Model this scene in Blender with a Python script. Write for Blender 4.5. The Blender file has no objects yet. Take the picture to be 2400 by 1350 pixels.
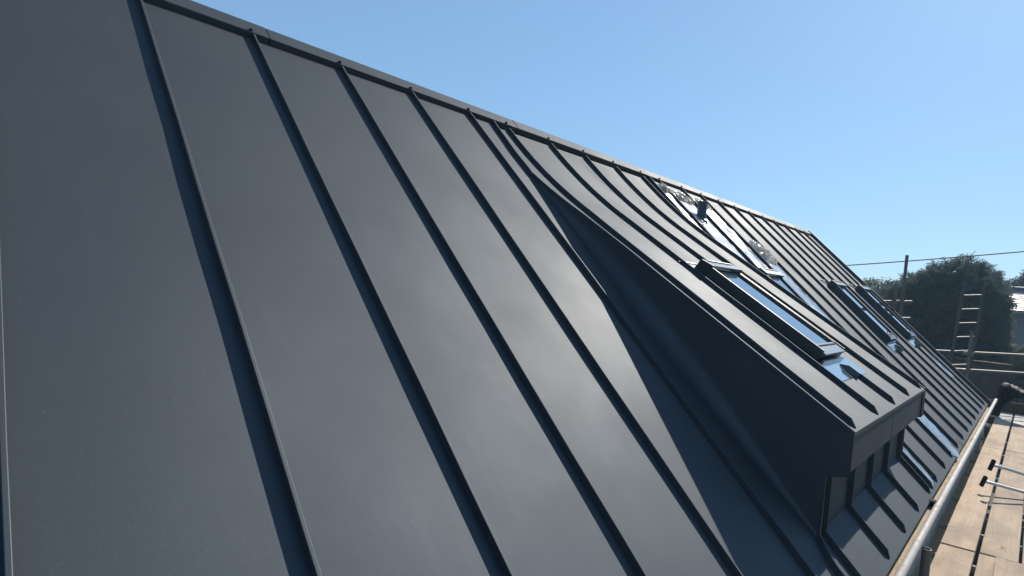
import bpy, math, random
import numpy as np

random.seed(7)
rng = np.random.default_rng(7)
sc = bpy.context.scene

# ------------------------------------------------------------------ frame of reference
# (u, o, z): u along the ridge, o horizontally out from the ridge line to the eaves, z up
# relative to the line of the seam tops at the ridge. World: X = u, Y = -o, Z = z + GZ.
GZ = 5.2
TH = math.radians(42.84)
CT, ST = math.cos(TH), math.sin(TH)
S = 0.5


def W(p):
    return (p[0], -p[1], p[2] + GZ)


def RF(u, v, h=0.0):
    """a point on the main slope: v metres down from the ridge, h above the seam tops"""
    return (u, v * CT + h * ST, -v * ST + h * CT)


# ------------------------------------------------------------------ camera
cam_d = bpy.data.cameras.new('camera')
cam = bpy.data.objects.new('camera', cam_d)
sc.collection.objects.link(cam)
sc.camera = cam
cam_d.sensor_fit = 'HORIZONTAL'
cam_d.sensor_width = 36.0
cam_d.lens = 36.0 * 1308.5 / 2400.0
cam_d.clip_start = 0.05
cam_d.clip_end = 5000
from mathutils import Matrix, Vector
_right = Vector((0.687, -0.722, 0.085))
_down = Vector((0.037, -0.082, -0.996))
_fwd = Vector((0.726, 0.687, -0.029))
_fwd.normalize()
_right = (_right - _fwd * _right.dot(_fwd)).normalized()
_up = _right.cross(_fwd)
_m = Matrix((_right, _up, -_fwd)).transposed().to_4x4()
_m.translation = Vector(W((-0.620, 3.031, -1.105)))
cam.matrix_world = _m

# ------------------------------------------------------------------ light
SUN = Vector((0.810, -0.039, 0.585)).normalized()
world = bpy.data.worlds.new('World')
sc.world = world
world.use_nodes = True
wn = world.node_tree
for n in list(wn.nodes):
    wn.nodes.remove(n)
wo = wn.nodes.new('ShaderNodeOutputWorld')
wb = wn.nodes.new('ShaderNodeBackground')
sky = wn.nodes.new('ShaderNodeTexSky')
sky.sky_type = 'NISHITA'
sky.sun_disc = False
sky.sun_elevation = math.asin(SUN.z)
sky.sun_rotation = math.atan2(SUN.x, SUN.y)
sky.altitude = 100
sky.air_density = 1.0
sky.dust_density = 0.3
sky.ozone_density = 6.0
wb.inputs['Strength'].default_value = 0.0915
# the phone's tone curve and cool white balance, applied evenly to the whole sky
sg = wn.nodes.new('ShaderNodeGamma')
sg.inputs['Gamma'].default_value = 0.44
sv = wn.nodes.new('ShaderNodeVectorMath')
sv.operation = 'MULTIPLY'
sv.inputs[1].default_value = (1.84, 2.54, 3.15)
wn.links.new(sky.outputs[0], sg.inputs[0])
wn.links.new(sg.outputs[0], sv.inputs[0])
wn.links.new(sv.outputs[0], wb.inputs[0])
wn.links.new(wb.outputs[0], wo.inputs[0])
sun_d = bpy.data.lights.new('sun', 'SUN')
sun_d.energy = 5.0
sun_d.angle = math.radians(0.53)
sun_d.color = (1.0, 0.90, 0.78)
sun_o = bpy.data.objects.new('sun', sun_d)
sc.collection.objects.link(sun_o)
sun_o.rotation_euler = SUN.to_track_quat('Z', 'Y').to_euler()
sun_o.location = (6, 0, 20)

sc.view_settings.view_transform = 'Standard'
sc.view_settings.look = 'None'
sc.view_settings.gamma = 1.0
sc.view_settings.use_curve_mapping = False
sc.view_settings.exposure = 0.4
sc.render.engine = 'CYCLES'
sc.cycles.sample_clamp_indirect = 2.0
sc.cycles.volume_bounces = 0


# ------------------------------------------------------------------ materials
def mat(name, base, rough=0.5, metallic=0.0, spec=0.5, noise=None, bump=None, rough_noise=None, coat=None, obj=True):
    """noise = (scale, amount, second colour) mottles the colour; bump = (scale, strength, distance)"""
    m = bpy.data.materials.new(name)
    m.use_nodes = True
    nt = m.node_tree
    b = nt.nodes['Principled BSDF']
    b.inputs['Base Color'].default_value = (*base, 1)
    b.inputs['Roughness'].default_value = rough
    b.inputs['Metallic'].default_value = metallic
    b.inputs['Specular IOR Level'].default_value = spec
    if coat:
        b.inputs['Coat Weight'].default_value = coat[0]
        b.inputs['Coat Roughness'].default_value = coat[1]
    tc = nt.nodes.new('ShaderNodeTexCoord')
    out = tc.outputs['Object']
    if noise:
        for i, (scale, lo, hi, col) in enumerate(noise):
            nz = nt.nodes.new('ShaderNodeTexNoise')
            nz.inputs['Scale'].default_value = scale if not isinstance(scale, tuple) else 1.0
            nz.inputs['Detail'].default_value = 6
            if isinstance(scale, tuple):
                mp = nt.nodes.new('ShaderNodeMapping')
                mp.inputs['Scale'].default_value = scale
                nt.links.new(out, mp.inputs[0])
                nt.links.new(mp.outputs[0], nz.inputs[0])
            else:
                nt.links.new(out, nz.inputs[0])
            rp = nt.nodes.new('ShaderNodeValToRGB')
            rp.color_ramp.elements[0].position = lo
            rp.color_ramp.elements[1].position = hi
            nt.links.new(nz.outputs[0], rp.inputs[0])
            mx = nt.nodes.new('ShaderNodeMix')
            mx.data_type = 'RGBA'
            nt.links.new(rp.outputs[0], mx.inputs[0])
            if b.inputs['Base Color'].is_linked:
                nt.links.new(b.inputs['Base Color'].links[0].from_socket, mx.inputs[6])
            else:
                mx.inputs[6].default_value = (*base, 1)
            mx.inputs[7].default_value = (*col, 1)
            nt.links.new(mx.outputs[2], b.inputs['Base Color'])
    if rough_noise:
        scale, lo, hi = rough_noise
        nz = nt.nodes.new('ShaderNodeTexNoise')
        nz.inputs['Scale'].default_value = scale
        nz.inputs['Detail'].default_value = 4
        nt.links.new(out, nz.inputs[0])
        mr = nt.nodes.new('ShaderNodeMapRange')
        mr.inputs[1].default_value = 0.3
        mr.inputs[2].default_value = 0.7
        mr.inputs[3].default_value = lo
        mr.inputs[4].default_value = hi
        nt.links.new(nz.outputs[0], mr.inputs[0])
        nt.links.new(mr.outputs[0], b.inputs['Roughness'])
    if bump:
        prev = None
        for scale, strength, dist in bump:
            nz = nt.nodes.new('ShaderNodeTexNoise')
            nz.inputs['Detail'].default_value = 3
            if isinstance(scale, tuple):
                nz.inputs['Scale'].default_value = 1.0
                mp = nt.nodes.new('ShaderNodeMapping')
                mp.inputs['Scale'].default_value = scale
                nt.links.new(out, mp.inputs[0])
                nt.links.new(mp.outputs[0], nz.inputs[0])
            else:
                nz.inputs['Scale'].default_value = scale
                nt.links.new(out, nz.inputs[0])
            bp = nt.nodes.new('ShaderNodeBump')
            bp.inputs['Strength'].default_value = strength
            bp.inputs['Distance'].default_value = dist
            nt.links.new(nz.outputs[0], bp.inputs['Height'])
            if prev:
                nt.links.new(prev.outputs[0], bp.inputs['Normal'])
            prev = bp
        nt.links.new(prev.outputs[0], b.inputs['Normal'])
    return m


M = {}
M['metal'] = mat('anthracite_coated_metal', (0.076, 0.089, 0.103), 0.70, 1.0, 0.5,
                 noise=[(2.2, 0.45, 0.8, (0.083, 0.096, 0.11)), (260.0, 0.52, 0.8, (0.1, 0.112, 0.125)),
                        ((18, 3, 3), 0.6, 0.85, (0.09, 0.102, 0.115)), (95.0, 0.73, 0.77, (0.18, 0.18, 0.18))],
                 rough_noise=(1.7, 0.67, 0.74),
                 bump=[(1.3, 0.25, 0.02), (240.0, 0.06, 0.001)], coat=(0.025, 0.38))
# a lacquered sheet mirrors less towards grazing angles than bare metal
M['metal'].node_tree.nodes['Principled BSDF'].inputs['Specular Tint'].default_value = (0.78, 0.78, 0.78, 1)
M['trim'] = mat('anthracite_trim', (0.03, 0.032, 0.036), 0.45, 0.0, 0.6, bump=[(30.0, 0.1, 0.001)])
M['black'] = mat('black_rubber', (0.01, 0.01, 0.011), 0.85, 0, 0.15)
M['film'] = mat('protective_film', (0.42, 0.45, 0.48), 0.2, 0.6, 0.5,
                noise=[((3, 9, 9), 0.4, 0.75, (0.26, 0.29, 0.32))], rough_noise=(6.0, 0.1, 0.3),
                bump=[((4, 14, 14), 0.2, 0.01), (60.0, 0.08, 0.002)])
M['film_white'] = mat('protective_film_white', (0.54, 0.57, 0.6), 0.7, 0.0, 0.06,
                      noise=[((3, 9, 9), 0.45, 0.75, (0.42, 0.47, 0.53))], rough_noise=(7.0, 0.6, 0.8),
                      bump=[((5, 16, 16), 0.3, 0.012), (70.0, 0.12, 0.002)])


def clear_film(name, tint, clear):
    m = mat(name, tint, 0.1, 0.45, 0.8, noise=[(38.0, 0.45, 0.58, (0.42, 0.36, 0.29))], bump=[(48.0, 0.6, 0.012)])
    nt = m.node_tree
    out = nt.nodes['Material Output']
    tr = nt.nodes.new('ShaderNodeBsdfTransparent')
    mx = nt.nodes.new('ShaderNodeMixShader')
    mx.inputs[0].default_value = clear
    tl = nt.nodes.new('ShaderNodeBsdfTranslucent')
    tl.inputs[0].default_value = (0.8, 0.74, 0.66, 1)
    m2 = nt.nodes.new('ShaderNodeMixShader')
    m2.inputs[0].default_value = 0.22
    nt.links.new(nt.nodes['Principled BSDF'].outputs[0], m2.inputs[1])
    nt.links.new(tl.outputs[0], m2.inputs[2])
    nt.links.new(m2.outputs[0], mx.inputs[1])
    nt.links.new(tr.outputs[0], mx.inputs[2])
    nt.links.new(mx.outputs[0], out.inputs[0])
    return m


M['crumple'] = clear_film('crumpled_clear_film', (0.88, 0.85, 0.8), 0.42)
M['apron'] = mat('film_covered_apron', (0.55, 0.6, 0.64), 0.09, 0.9, 0.5, bump=[(9.0, 0.08, 0.006)])
M['frame'] = mat('dark_window_cladding', (0.014, 0.017, 0.021), 0.38, 0.0, 0.6, bump=[(40.0, 0.04, 0.001)])
M['cover'] = mat('window_cover_cladding', (0.16, 0.18, 0.2), 0.22, 0.7, 0.5, bump=[(30.0, 0.05, 0.002)])
M['pine'] = mat('pine_lining', (0.5, 0.3, 0.14), 0.5)
M['pipe'] = mat('slate_blue_pipe', (0.022, 0.032, 0.046), 0.42, 0, 0.5, bump=[(20.0, 0.1, 0.002)])
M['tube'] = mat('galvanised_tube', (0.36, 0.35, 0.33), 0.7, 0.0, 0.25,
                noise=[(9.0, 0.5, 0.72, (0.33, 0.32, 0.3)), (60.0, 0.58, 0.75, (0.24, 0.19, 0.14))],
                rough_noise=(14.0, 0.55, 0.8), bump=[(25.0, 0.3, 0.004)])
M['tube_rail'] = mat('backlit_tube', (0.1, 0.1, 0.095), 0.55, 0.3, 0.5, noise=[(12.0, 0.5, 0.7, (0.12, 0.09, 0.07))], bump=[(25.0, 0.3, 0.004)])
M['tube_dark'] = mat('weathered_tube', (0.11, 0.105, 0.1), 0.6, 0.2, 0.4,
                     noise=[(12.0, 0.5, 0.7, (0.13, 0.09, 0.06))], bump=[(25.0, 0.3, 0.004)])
M['render'] = mat('grey_rough_render', (0.3, 0.3, 0.29), 0.9, 0, 0.2,
                  noise=[(7.0, 0.4, 0.7, (0.2, 0.2, 0.2)), (60.0, 0.5, 0.7, (0.36, 0.35, 0.33))],
                  bump=[(40.0, 0.6, 0.01)])
M['fillet'] = mat('dusty_timber_fillet', (0.42, 0.34, 0.24), 0.9, 0, 0.2,
                  noise=[((4, 40, 40), 0.45, 0.7, (0.28, 0.22, 0.15)), (45.0, 0.6, 0.7, (0.16, 0.12, 0.08))],
                  bump=[(50.0, 0.8, 0.006)])


def glass_mat():
    m = bpy.data.materials.new('coated_glazing')
    m.use_nodes = True
    nt = m.node_tree
    b = nt.nodes['Principled BSDF']
    b.inputs['Base Color'].default_value = (0.012, 0.016, 0.02, 1)
    b.inputs['Roughness'].default_value = 0.015
    b.inputs['IOR'].default_value = 3.2
    b.inputs['Coat Weight'].default_value = 1.0
    b.inputs['Coat Roughness'].default_value = 0.01
    return m


M['glass'] = glass_mat()


def wood_mat(name, a, b_, c):
    """scaffold plank: grain along X, worn patches, knots and dirt of its own per plank"""
    m = bpy.data.materials.new(name)
    m.use_nodes = True
    nt = m.node_tree
    L = nt.links.new
    b = nt.nodes['Principled BSDF']
    b.inputs['Roughness'].default_value = 0.85
    b.inputs['Specular IOR Level'].default_value = 0.2
    tc = nt.nodes.new('ShaderNodeTexCoord')
    oi = nt.nodes.new('ShaderNodeObjectInfo')
    off = nt.nodes.new('ShaderNodeVectorMath')
    off.operation = 'ADD'
    sc_ = nt.nodes.new('ShaderNodeVectorMath')
    sc_.operation = 'SCALE'
    comb = nt.nodes.new('ShaderNodeCombineXYZ')
    for i in range(3):
        L(oi.outputs['Random'], comb.inputs[i])
    L(comb.outputs[0], sc_.inputs[0])
    sc_.inputs['Scale'].default_value = 37.0
    L(tc.outputs['Object'], off.inputs[0])
    L(sc_.outputs[0], off.inputs[1])

    def noise(scale, detail=5, dist=0.0):
        mp = nt.nodes.new('ShaderNodeMapping')
        mp.inputs['Scale'].default_value = scale
        L(off.outputs[0], mp.inputs[0])
        nz = nt.nodes.new('ShaderNodeTexNoise')
        nz.inputs['Scale'].default_value = 1.0
        nz.inputs['Detail'].default_value = detail
        nz.inputs['Distortion'].default_value = dist
        L(mp.outputs[0], nz.inputs[0])
        return nz.outputs[0]

    def ramp(s, lo, hi):
        r = nt.nodes.new('ShaderNodeValToRGB')
        r.color_ramp.elements[0].position = lo
        r.color_ramp.elements[1].position = hi
        L(s, r.inputs[0])
        return r.outputs[0]

    def mix(f, x, y):
        mx = nt.nodes.new('ShaderNodeMix')
        mx.data_type = 'RGBA'
        L(f, mx.inputs[0])
        for s, i in ((x, 6), (y, 7)):
            if isinstance(s, tuple):
                mx.inputs[i].default_value = (*s, 1)
            else:
                L(s, mx.inputs[i])
        return mx.outputs[2]

    grain = noise((1.2, 55, 55), 4, 0.6)
    patch = noise((2.2, 5, 5), 5)
    col = mix(ramp(grain, 0.35, 0.7), a, b_)
    col = mix(ramp(patch, 0.45, 0.7), col, c)
    scuff = noise((75, 13, 13), 4, 0.7)
    col = mix(ramp(scuff, 0.62, 0.74), col, tuple(x * 0.5 for x in c))
    blot = noise((1.1, 3.2, 3.2), 6, 0.5)
    col = mix(ramp(blot, 0.5, 0.72), col, tuple(x * 0.8 for x in c))
    fine = noise((3, 160, 160), 3, 0.3)
    col = mix(ramp(fine, 0.55, 0.95), col, tuple(x * 0.62 for x in c))
    knot = noise((5, 7, 7), 2, 0.0)
    col = mix(ramp(knot, 0.69, 0.76), col, (0.16, 0.1, 0.06))
    spl = noise((60, 60, 60), 2)
    col = mix(ramp(spl, 0.73, 0.75), col, (0.6, 0.57, 0.52))
    hs = nt.nodes.new('ShaderNodeHueSaturation')
    mr = nt.nodes.new('ShaderNodeMapRange')
    mr.inputs[3].default_value = 0.85
    mr.inputs[4].default_value = 1.12
    L(oi.outputs['Random'], mr.inputs[0])
    L(mr.outputs[0], hs.inputs['Value'])
    L(col, hs.inputs['Color'])
    L(hs.outputs[0], b.inputs['Base Color'])
    bp = nt.nodes.new('ShaderNodeBump')
    bp.inputs['Strength'].default_value = 0.5
    bp.inputs['Distance'].default_value = 0.004
    L(grain, bp.inputs['Height'])
    bp2 = nt.nodes.new('ShaderNodeBump')
    bp2.inputs['Strength'].default_value = 0.2
    bp2.inputs['Distance'].default_value = 0.01
    L(scuff, bp2.inputs['Height'])
    L(bp.outputs[0], bp2.inputs['Normal'])
    L(bp2.outputs[0], b.inputs['Normal'])
    return m


M['plank'] = wood_mat('weathered_plank', (0.44, 0.345, 0.25), (0.37, 0.285, 0.2), (0.29, 0.23, 0.175))
M['plank_grey'] = wood_mat('grey_old_plank', (0.42, 0.4, 0.37), (0.33, 0.31, 0.29), (0.5, 0.47, 0.43))
M['dark_wood'] = mat('dark_toe_board', (0.06, 0.045, 0.035), 0.85, 0, 0.2,
                     noise=[((2, 30, 30), 0.4, 0.7, (0.1, 0.075, 0.055))], bump=[((2, 40, 40), 0.6, 0.01)])
M['chrome'] = mat('bright_steel', (0.5, 0.5, 0.5), 0.28, 1.0, bump=[(12.0, 0.05, 0.002)])
M['alu'] = mat('aluminium', (0.22, 0.22, 0.21), 0.5, 0.5, bump=[(30.0, 0.1, 0.002)])
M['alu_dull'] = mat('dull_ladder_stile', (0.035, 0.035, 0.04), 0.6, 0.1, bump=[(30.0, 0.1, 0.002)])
M['sheet'] = mat('black_polythene', (0.007, 0.007, 0.009), 0.65, 0, 0.12, bump=[(9.0, 0.7, 0.03), (35.0, 0.3, 0.01)])
M['slate'] = mat('pale_slate', (0.22, 0.2, 0.205), 0.5, 0, 0.4, noise=[(6.0, 0.4, 0.7, (0.3, 0.27, 0.275))])
M['ridge_tile'] = mat('blue_ridge_tile', (0.05, 0.06, 0.085), 0.6)
M['house_wall'] = mat('grey_pebbledash', (0.28, 0.28, 0.27), 0.95, 0, 0.1, noise=[(30.0, 0.4, 0.7, (0.2, 0.2, 0.2))],
                      bump=[(60.0, 0.6, 0.01)])
M['brick'] = mat('dark_brick', (0.085, 0.062, 0.048), 0.9, 0, 0.2,
                 noise=[(5.0, 0.4, 0.7, (0.036, 0.03, 0.027)), (1.1, 0.4, 0.7, (0.045, 0.042, 0.034))], bump=[(40.0, 0.4, 0.006)])
M['mortar'] = mat('mortar', (0.045, 0.042, 0.04), 0.95, 0, 0.1, bump=[(60.0, 0.4, 0.006)])
M['bark'] = mat('bark', (0.09, 0.065, 0.045), 0.95, 0, 0.1, bump=[((20, 20, 3), 0.8, 0.02)])
M['ground'] = mat('rough_grass', (0.16, 0.155, 0.11), 0.95, 0, 0.1,
                  noise=[(0.6, 0.4, 0.65, (0.2, 0.18, 0.14)), (9.0, 0.4, 0.7, (0.1, 0.11, 0.06))],
                  bump=[(14.0, 0.8, 0.05)])
M['cable'] = mat('black_cable', (0.03, 0.03, 0.032), 0.6)
M['ink'] = mat('print_ink', (0.12, 0.15, 0.2), 0.6)


def leaf_mat(name, a, b_, trans=0.25):
    m = bpy.data.materials.new(name)
    m.use_nodes = True
    nt = m.node_tree
    L = nt.links.new
    out = nt.nodes['Material Output']
    b = nt.nodes['Principled BSDF']
    tc = nt.nodes.new('ShaderNodeTexCoord')
    nz = nt.nodes.new('ShaderNodeTexNoise')
    nz.inputs['Scale'].default_value = 2.3
    nz.inputs['Detail'].default_value = 6
    L(tc.outputs['Object'], nz.inputs[0])
    r = nt.nodes.new('ShaderNodeValToRGB')
    r.color_ramp.elements[0].position = 0.35
    r.color_ramp.elements[0].color = (*a, 1)
    r.color_ramp.elements[1].position = 0.7
    r.color_ramp.elements[1].color = (*b_, 1)
    L(nz.outputs[0], r.inputs[0])
    L(r.outputs[0], b.inputs['Base Color'])
    b.inputs['Roughness'].default_value = 0.6
    b.inputs['Specular IOR Level'].default_value = 0.3
    tr = nt.nodes.new('ShaderNodeBsdfTranslucent')
    L(r.outputs[0], tr.inputs[0])
    mx = nt.nodes.new('ShaderNodeMixShader')
    mx.inputs[0].default_value = trans
    L(b.outputs[0], mx.inputs[1])
    L(tr.outputs[0], mx.inputs[2])
    L(mx.outputs[0], out.inputs[0])
    return m


M['conifer'] = leaf_mat('conifer_foliage', (0.065, 0.088, 0.078), (0.1, 0.12, 0.098), 0.45)
M['broadleaf'] = leaf_mat('broadleaf_foliage', (0.07, 0.095, 0.055), (0.11, 0.14, 0.075), 0.4)
M['hedge'] = leaf_mat('hedge_foliage', (0.09, 0.12, 0.035), (0.13, 0.15, 0.05), 0.3)


# ------------------------------------------------------------------ mesh helpers
class MB:
    """collects vertices in (u, o, z) and faces; build() links one mesh object"""

    def __init__(self):
        self.v, self.f = [], []

    def add(self, pts, faces):
        n = len(self.v)
        self.v += [W(p) for p in pts]
        self.f += [tuple(i + n for i in reversed(f)) for f in faces]   # W mirrors o
        return self

    def box8(self, p):
        """p: four points below, then the four above in the same order"""
        return self.add(p, [(0, 3, 2, 1), (4, 5, 6, 7), (0, 1, 5, 4), (1, 2, 6, 5), (2, 3, 7, 6), (3, 0, 4, 7)])

    def box(self, u0, u1, o0, o1, z0, z1):
        return self.box8([(u0, o0, z0), (u1, o0, z0), (u1, o1, z0), (u0, o1, z0),
                          (u0, o0, z1), (u1, o0, z1), (u1, o1, z1), (u0, o1, z1)])

    def rbox(self, T, u0, u1, s0, s1, h0, h1, top=0.0):
        """box in a slope frame T(u, s, h); top > 0 narrows its upper face"""
        return self.box8([T(u0, s0, h0), T(u1, s0, h0), T(u1, s1, h0), T(u0, s1, h0),
                          T(u0 + top, s0 + top, h1), T(u1 - top, s0 + top, h1), T(u1 - top, s1 - top, h1), T(u0 + top, s1 - top, h1)])

    def grid(self, rows):
        """rows: list of equally long lists of points"""
        n, m = len(rows), len(rows[0])
        pts = [p for r in rows for p in r]
        return self.add(pts, [(i * m + j, i * m + j + 1, (i + 1) * m + j + 1, (i + 1) * m + j)
                              for i in range(n - 1) for j in range(m - 1)])

    def sweep(self, sections, close=True, caps=True):
        """sections: list of closed cross-sections (equal length) along a path"""
        n, m = len(sections), len(sections[0])
        pts = [p for s in sections for p in s]
        fs = []
        for i in range(n - 1):
            for j in range(m if close else m - 1):
                k = (j + 1) % m
                fs.append((i * m + j, i * m + k, (i + 1) * m + k, (i + 1) * m + j))
        if caps and close:
            fs.append(tuple(range(m - 1, -1, -1)))
            fs.append(tuple((n - 1) * m + j for j in range(m)))
        return self.add(pts, fs)

    def tube(self, path, r, n=12, caps=True, r2=None):
        path = [Vector(p) for p in path]
        secs = []
        ref = None
        for i, p in enumerate(path):
            d = (path[min(i + 1, len(path) - 1)] - path[max(i - 1, 0)]).normalized()
            if ref is None:
                ref = Vector((0, 0, 1)) if abs(d.z) < 0.9 else Vector((1, 0, 0))
            a = d.cross(ref).normalized()
            b = a.cross(d).normalized()
            ref = b
            rr = r if r2 is None else r + (r2 - r) * i / max(1, len(path) - 1)
            secs.append([tuple(p + a * math.cos(2 * math.pi * k / n) * rr + b * math.sin(2 * math.pi * k / n) * rr) for k in range(n)])
        return self.sweep(secs, True, caps)

    def build(self, name, m, parent=None, smooth=False, bevel=0.0, ang=40):
        me = bpy.data.meshes.new(name)
        me.from_pydata(self.v, [], self.f)
        me.materials.append(m)
        me.update()
        o = bpy.data.objects.new(name, me)
        sc.collection.objects.link(o)
        if smooth:
            me.shade_smooth()
            try:
                me.set_sharp_from_angle(angle=math.radians(ang))
            except Exception:
                pass
        if bevel:
            md = o.modifiers.new('bevel', 'BEVEL')
            md.width = bevel
            md.segments = 2
            md.limit_method = 'ANGLE'
            md.angle_limit = math.radians(40)
        if parent is not None:
            attach(o, parent)
        return o


def attach(o, parent):
    o.parent = parent
    base = world_loc(parent)
    o.matrix_parent_inverse = Matrix.Translation(-base)


def world_loc(o):
    l = Vector(o.location)
    p = o.parent
    if p is not None:
        l = l.copy()
    return l


def tag(o, label, cat, group=None, kind=None):
    if label:
        o['label'] = label
    if cat:
        o['category'] = cat
    if group:
        o['group'] = group
    if kind:
        o['kind'] = kind
    return o


def thing(name, p, label, cat, group=None):
    e = bpy.data.objects.new(name, None)
    e.empty_display_size = 0.2
    sc.collection.objects.link(e)
    e.location = W(p)
    return tag(e, label, cat, group)


# ------------------------------------------------------------------ ground
g = MB()
g.add([(-600, -600, -GZ), (900, -600, -GZ), (900, 600, -GZ), (-600, 600, -GZ)], [(0, 3, 2, 1)])
tag(g.build('ground', M['ground']), None, None, None, 'structure')

# ------------------------------------------------------------------ the house
house = thing('house', (5, 0, -GZ), 'house with dark grey standing seam metal roof, swept dormer and roof windows', 'house')
HS = 0.027                  # height of a standing seam
VE = 3.555                   # eaves edge, measured down the slope
K_LEFT = -5
seams_left = [k * S for k in range(K_LEFT, 5)]
seams_right = [x * S for x in (9.45, 10.46, 11.45, 12.45, 13.46, 14.49, 15.5, 16.47, 17.5, 18.55, 19.5)]
U_RAKE = 20.36 * S
U_START = (K_LEFT - 0.6) * S


def edge_left(v):
    """where the dormer's left edge runs, by distance down the slope"""
    pts = [(0.0, 2.24), (0.35, 2.215), (0.65, 2.225), (1.2, 2.29), (1.6, 2.31), (9, 2.31)]
    for (a, x), (b, y) in zip(pts, pts[1:]):
        if v <= b:
            return x + (y - x) * max(0, (v - a)) / (b - a)
    return pts[-1][1]


def edge_right(v):
    return 4.49 + (4.45 - 4.49) * min(1, v / 1.2)


def panel(ul, ur, v0, v1, name='roof_panel', eaves=True, parent=house):
    """one tray of sheet metal between two seams, very slightly uneven, turned down at the eaves"""
    b = MB()
    nv = max(2, int((v1 - v0) / 0.11) + 1)
    nu = 7
    ph = random.uniform(0, 6)
    rows = []
    for i in range(nv + 1):
        v = v0 + (v1 - v0) * i / nv
        a, c = ul(v), ur(v)
        row = []
        for j in range(nu + 1):
            t = j / nu
            u = a + (c - a) * t
            bow = 0.0017 * math.sin(math.pi * t) * (math.sin(v * 2.3 + ph) + 0.6 * math.sin(v * 5.1 + 2 * ph))
            row.append(RF(u, v, -HS + bow))
        rows.append(row)
    if eaves:
        a, c = ul(v1), ur(v1)
        for dv, dh in ((0.0015, -0.003), (0.002, -0.028), (-0.012, -0.034)):
            rows.append([RF(a + (c - a) * j / nu, v1 + dv, -HS + dh) for j in range(nu + 1)])
    b.grid(rows)
    return b.build(name, M['metal'], parent, smooth=True, ang=20)


def seam_mb(path, up, side, hh=HS, t=0.011, end_cut=0.035):
    """a standing seam: path of (u,o,z) on the panel, up = normal per point, with a folded top"""
    b = MB()
    secs = []
    n = len(path)
    for i, p in enumerate(path):
        P = Vector(p)
        N = Vector(up[i])
        q = Vector((1, 0, 0))
        h = hh * random.uniform(0.965, 1.03)
        P = P + q * random.uniform(-0.0013, 0.0013)
        if i == n - 1 and end_cut:
            h = 0.004
        secs.append([tuple(P - q * t * .25 - N * 0.003), tuple(P + q * t * .25 - N * 0.003), tuple(P + q * t * .25 + N * h * 0.62), tuple(P + q * t * .5 + N * h * 0.66),
                     tuple(P + q * t * .5 + N * h * 0.97), tuple(P + q * t * .35 + N * h), tuple(P - q * t * .35 + N * h), tuple(P - q * t * .5 + N * h * 0.97),
                     tuple(P - q * t * .5 + N * h * 0.66), tuple(P - q * t * .25 + N * h * 0.62)])
    b.sweep(secs)
    return b


NRM = (0, ST, CT)


def seam(u, v0=0.006, v1=3.53, cut=True, parent=house, name='standing_seam'):
    wob = random.uniform(-0.002, 0.002)
    vs = list(np.linspace(v0, v1 - 0.04, max(3, int((v1 - v0) / 0.35) + 2))) + [v1]
    path = [RF(u + wob * math.sin(v * 2.1 + u), v, -HS) for v in vs]
    b = seam_mb(path, [NRM] * len(vs), 1, end_cut=0.035 if cut else 0)
    return b.build(name, M['metal'], parent)


c_ = lambda x: (lambda v: x)
# trays and seams left of the dormer
xs = [U_START] + seams_left
for a, b_ in zip(xs, xs[1:]):
    panel(c_(a), c_(b_), 0.01, VE)
for u in seams_left:
    seam(u)
# narrow tray beside the dormer on either side
panel(c_(2.0), lambda v: edge_left(v), 0.01, 3.235, eaves=False)
panel(c_(2.0), c_(2.24), 3.235, VE)
panel(lambda v: edge_right(v), c_(seams_right[0]), 0.01, 3.235, eaves=False)
panel(c_(4.49), c_(seams_right[0]), 3.235, VE)
# trays under the dormer front
low = [2.24, 2.385, 2.875, 3.355, 3.84, 4.35, 4.49]
for a, b_ in zip(low, low[1:]):
    panel(c_(a), c_(b_), 3.235, VE)
for u in low[1:-1]:
    seam(u, 3.24, 3.53)
seam(4.487, 3.2, 3.53)
# trays right of the dormer (the one the windows sit over runs on below them)
xs = seams_right + [U_RAKE - 0.012]
for a, b_ in zip(xs, xs[1:]):
    panel(c_(a), c_(b_), 0.01, VE)
WIN = {'hidden': (5.03, 5.54), 'near': (7.645, 8.145), 'far': (9.17, 9.67)}
WV0, WV1 = 1.32, 2.30
for i, u in enumerate(seams_right):
    cut = [w for w in WIN.values() if w[0] - 0.02 < u < w[1] + 0.02]
    if cut:
        seam(u, 0.006, WV0 - 0.03, cut=False)
        seam(u, WV1 + 0.13, 3.53)
    else:
        seam(u)

# the edge seam running off the ridge into the dormer's cheek
for fn, sgn in ((edge_left, 1), (edge_right, -1)):
    vs = np.linspace(0.006, 0.62, 10)
    b = seam_mb([RF(fn(v) - 0.006 * sgn, v, -HS) for v in vs], [NRM] * len(vs), 1, end_cut=0)
    b.build('standing_seam', M['metal'], house)
# curved seam that carries the left cheek's foot on to the eaves
vs = np.linspace(3.215, 3.53, 12)
b = seam_mb([RF(2.235 + 0.07 * max(0, (3.39 - v) / 0.16) ** 2, v, -HS + 0.0) for v in vs], [NRM] * len(vs), 1, hh=0.028)
b.build('standing_seam', M['metal'], house)

# verge trim along the far gable: upstand with a capping
for nm, u0, u1, h0, h1 in (('verge_upstand', U_RAKE - 0.014, U_RAKE + 0.004, -0.06, 0.012), ('verge_apron', U_RAKE + 0.0045, U_RAKE + 0.05, -0.16, 0.002), ('verge_capping', U_RAKE - 0.02, U_RAKE + 0.014, 0.0125, 0.019)):
    b = MB()
    b.rbox(RF, u0, u1, -0.10, VE + 0.012, h0, h1)
    b.build(nm, M['trim'], house, bevel=0.002)

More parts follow.
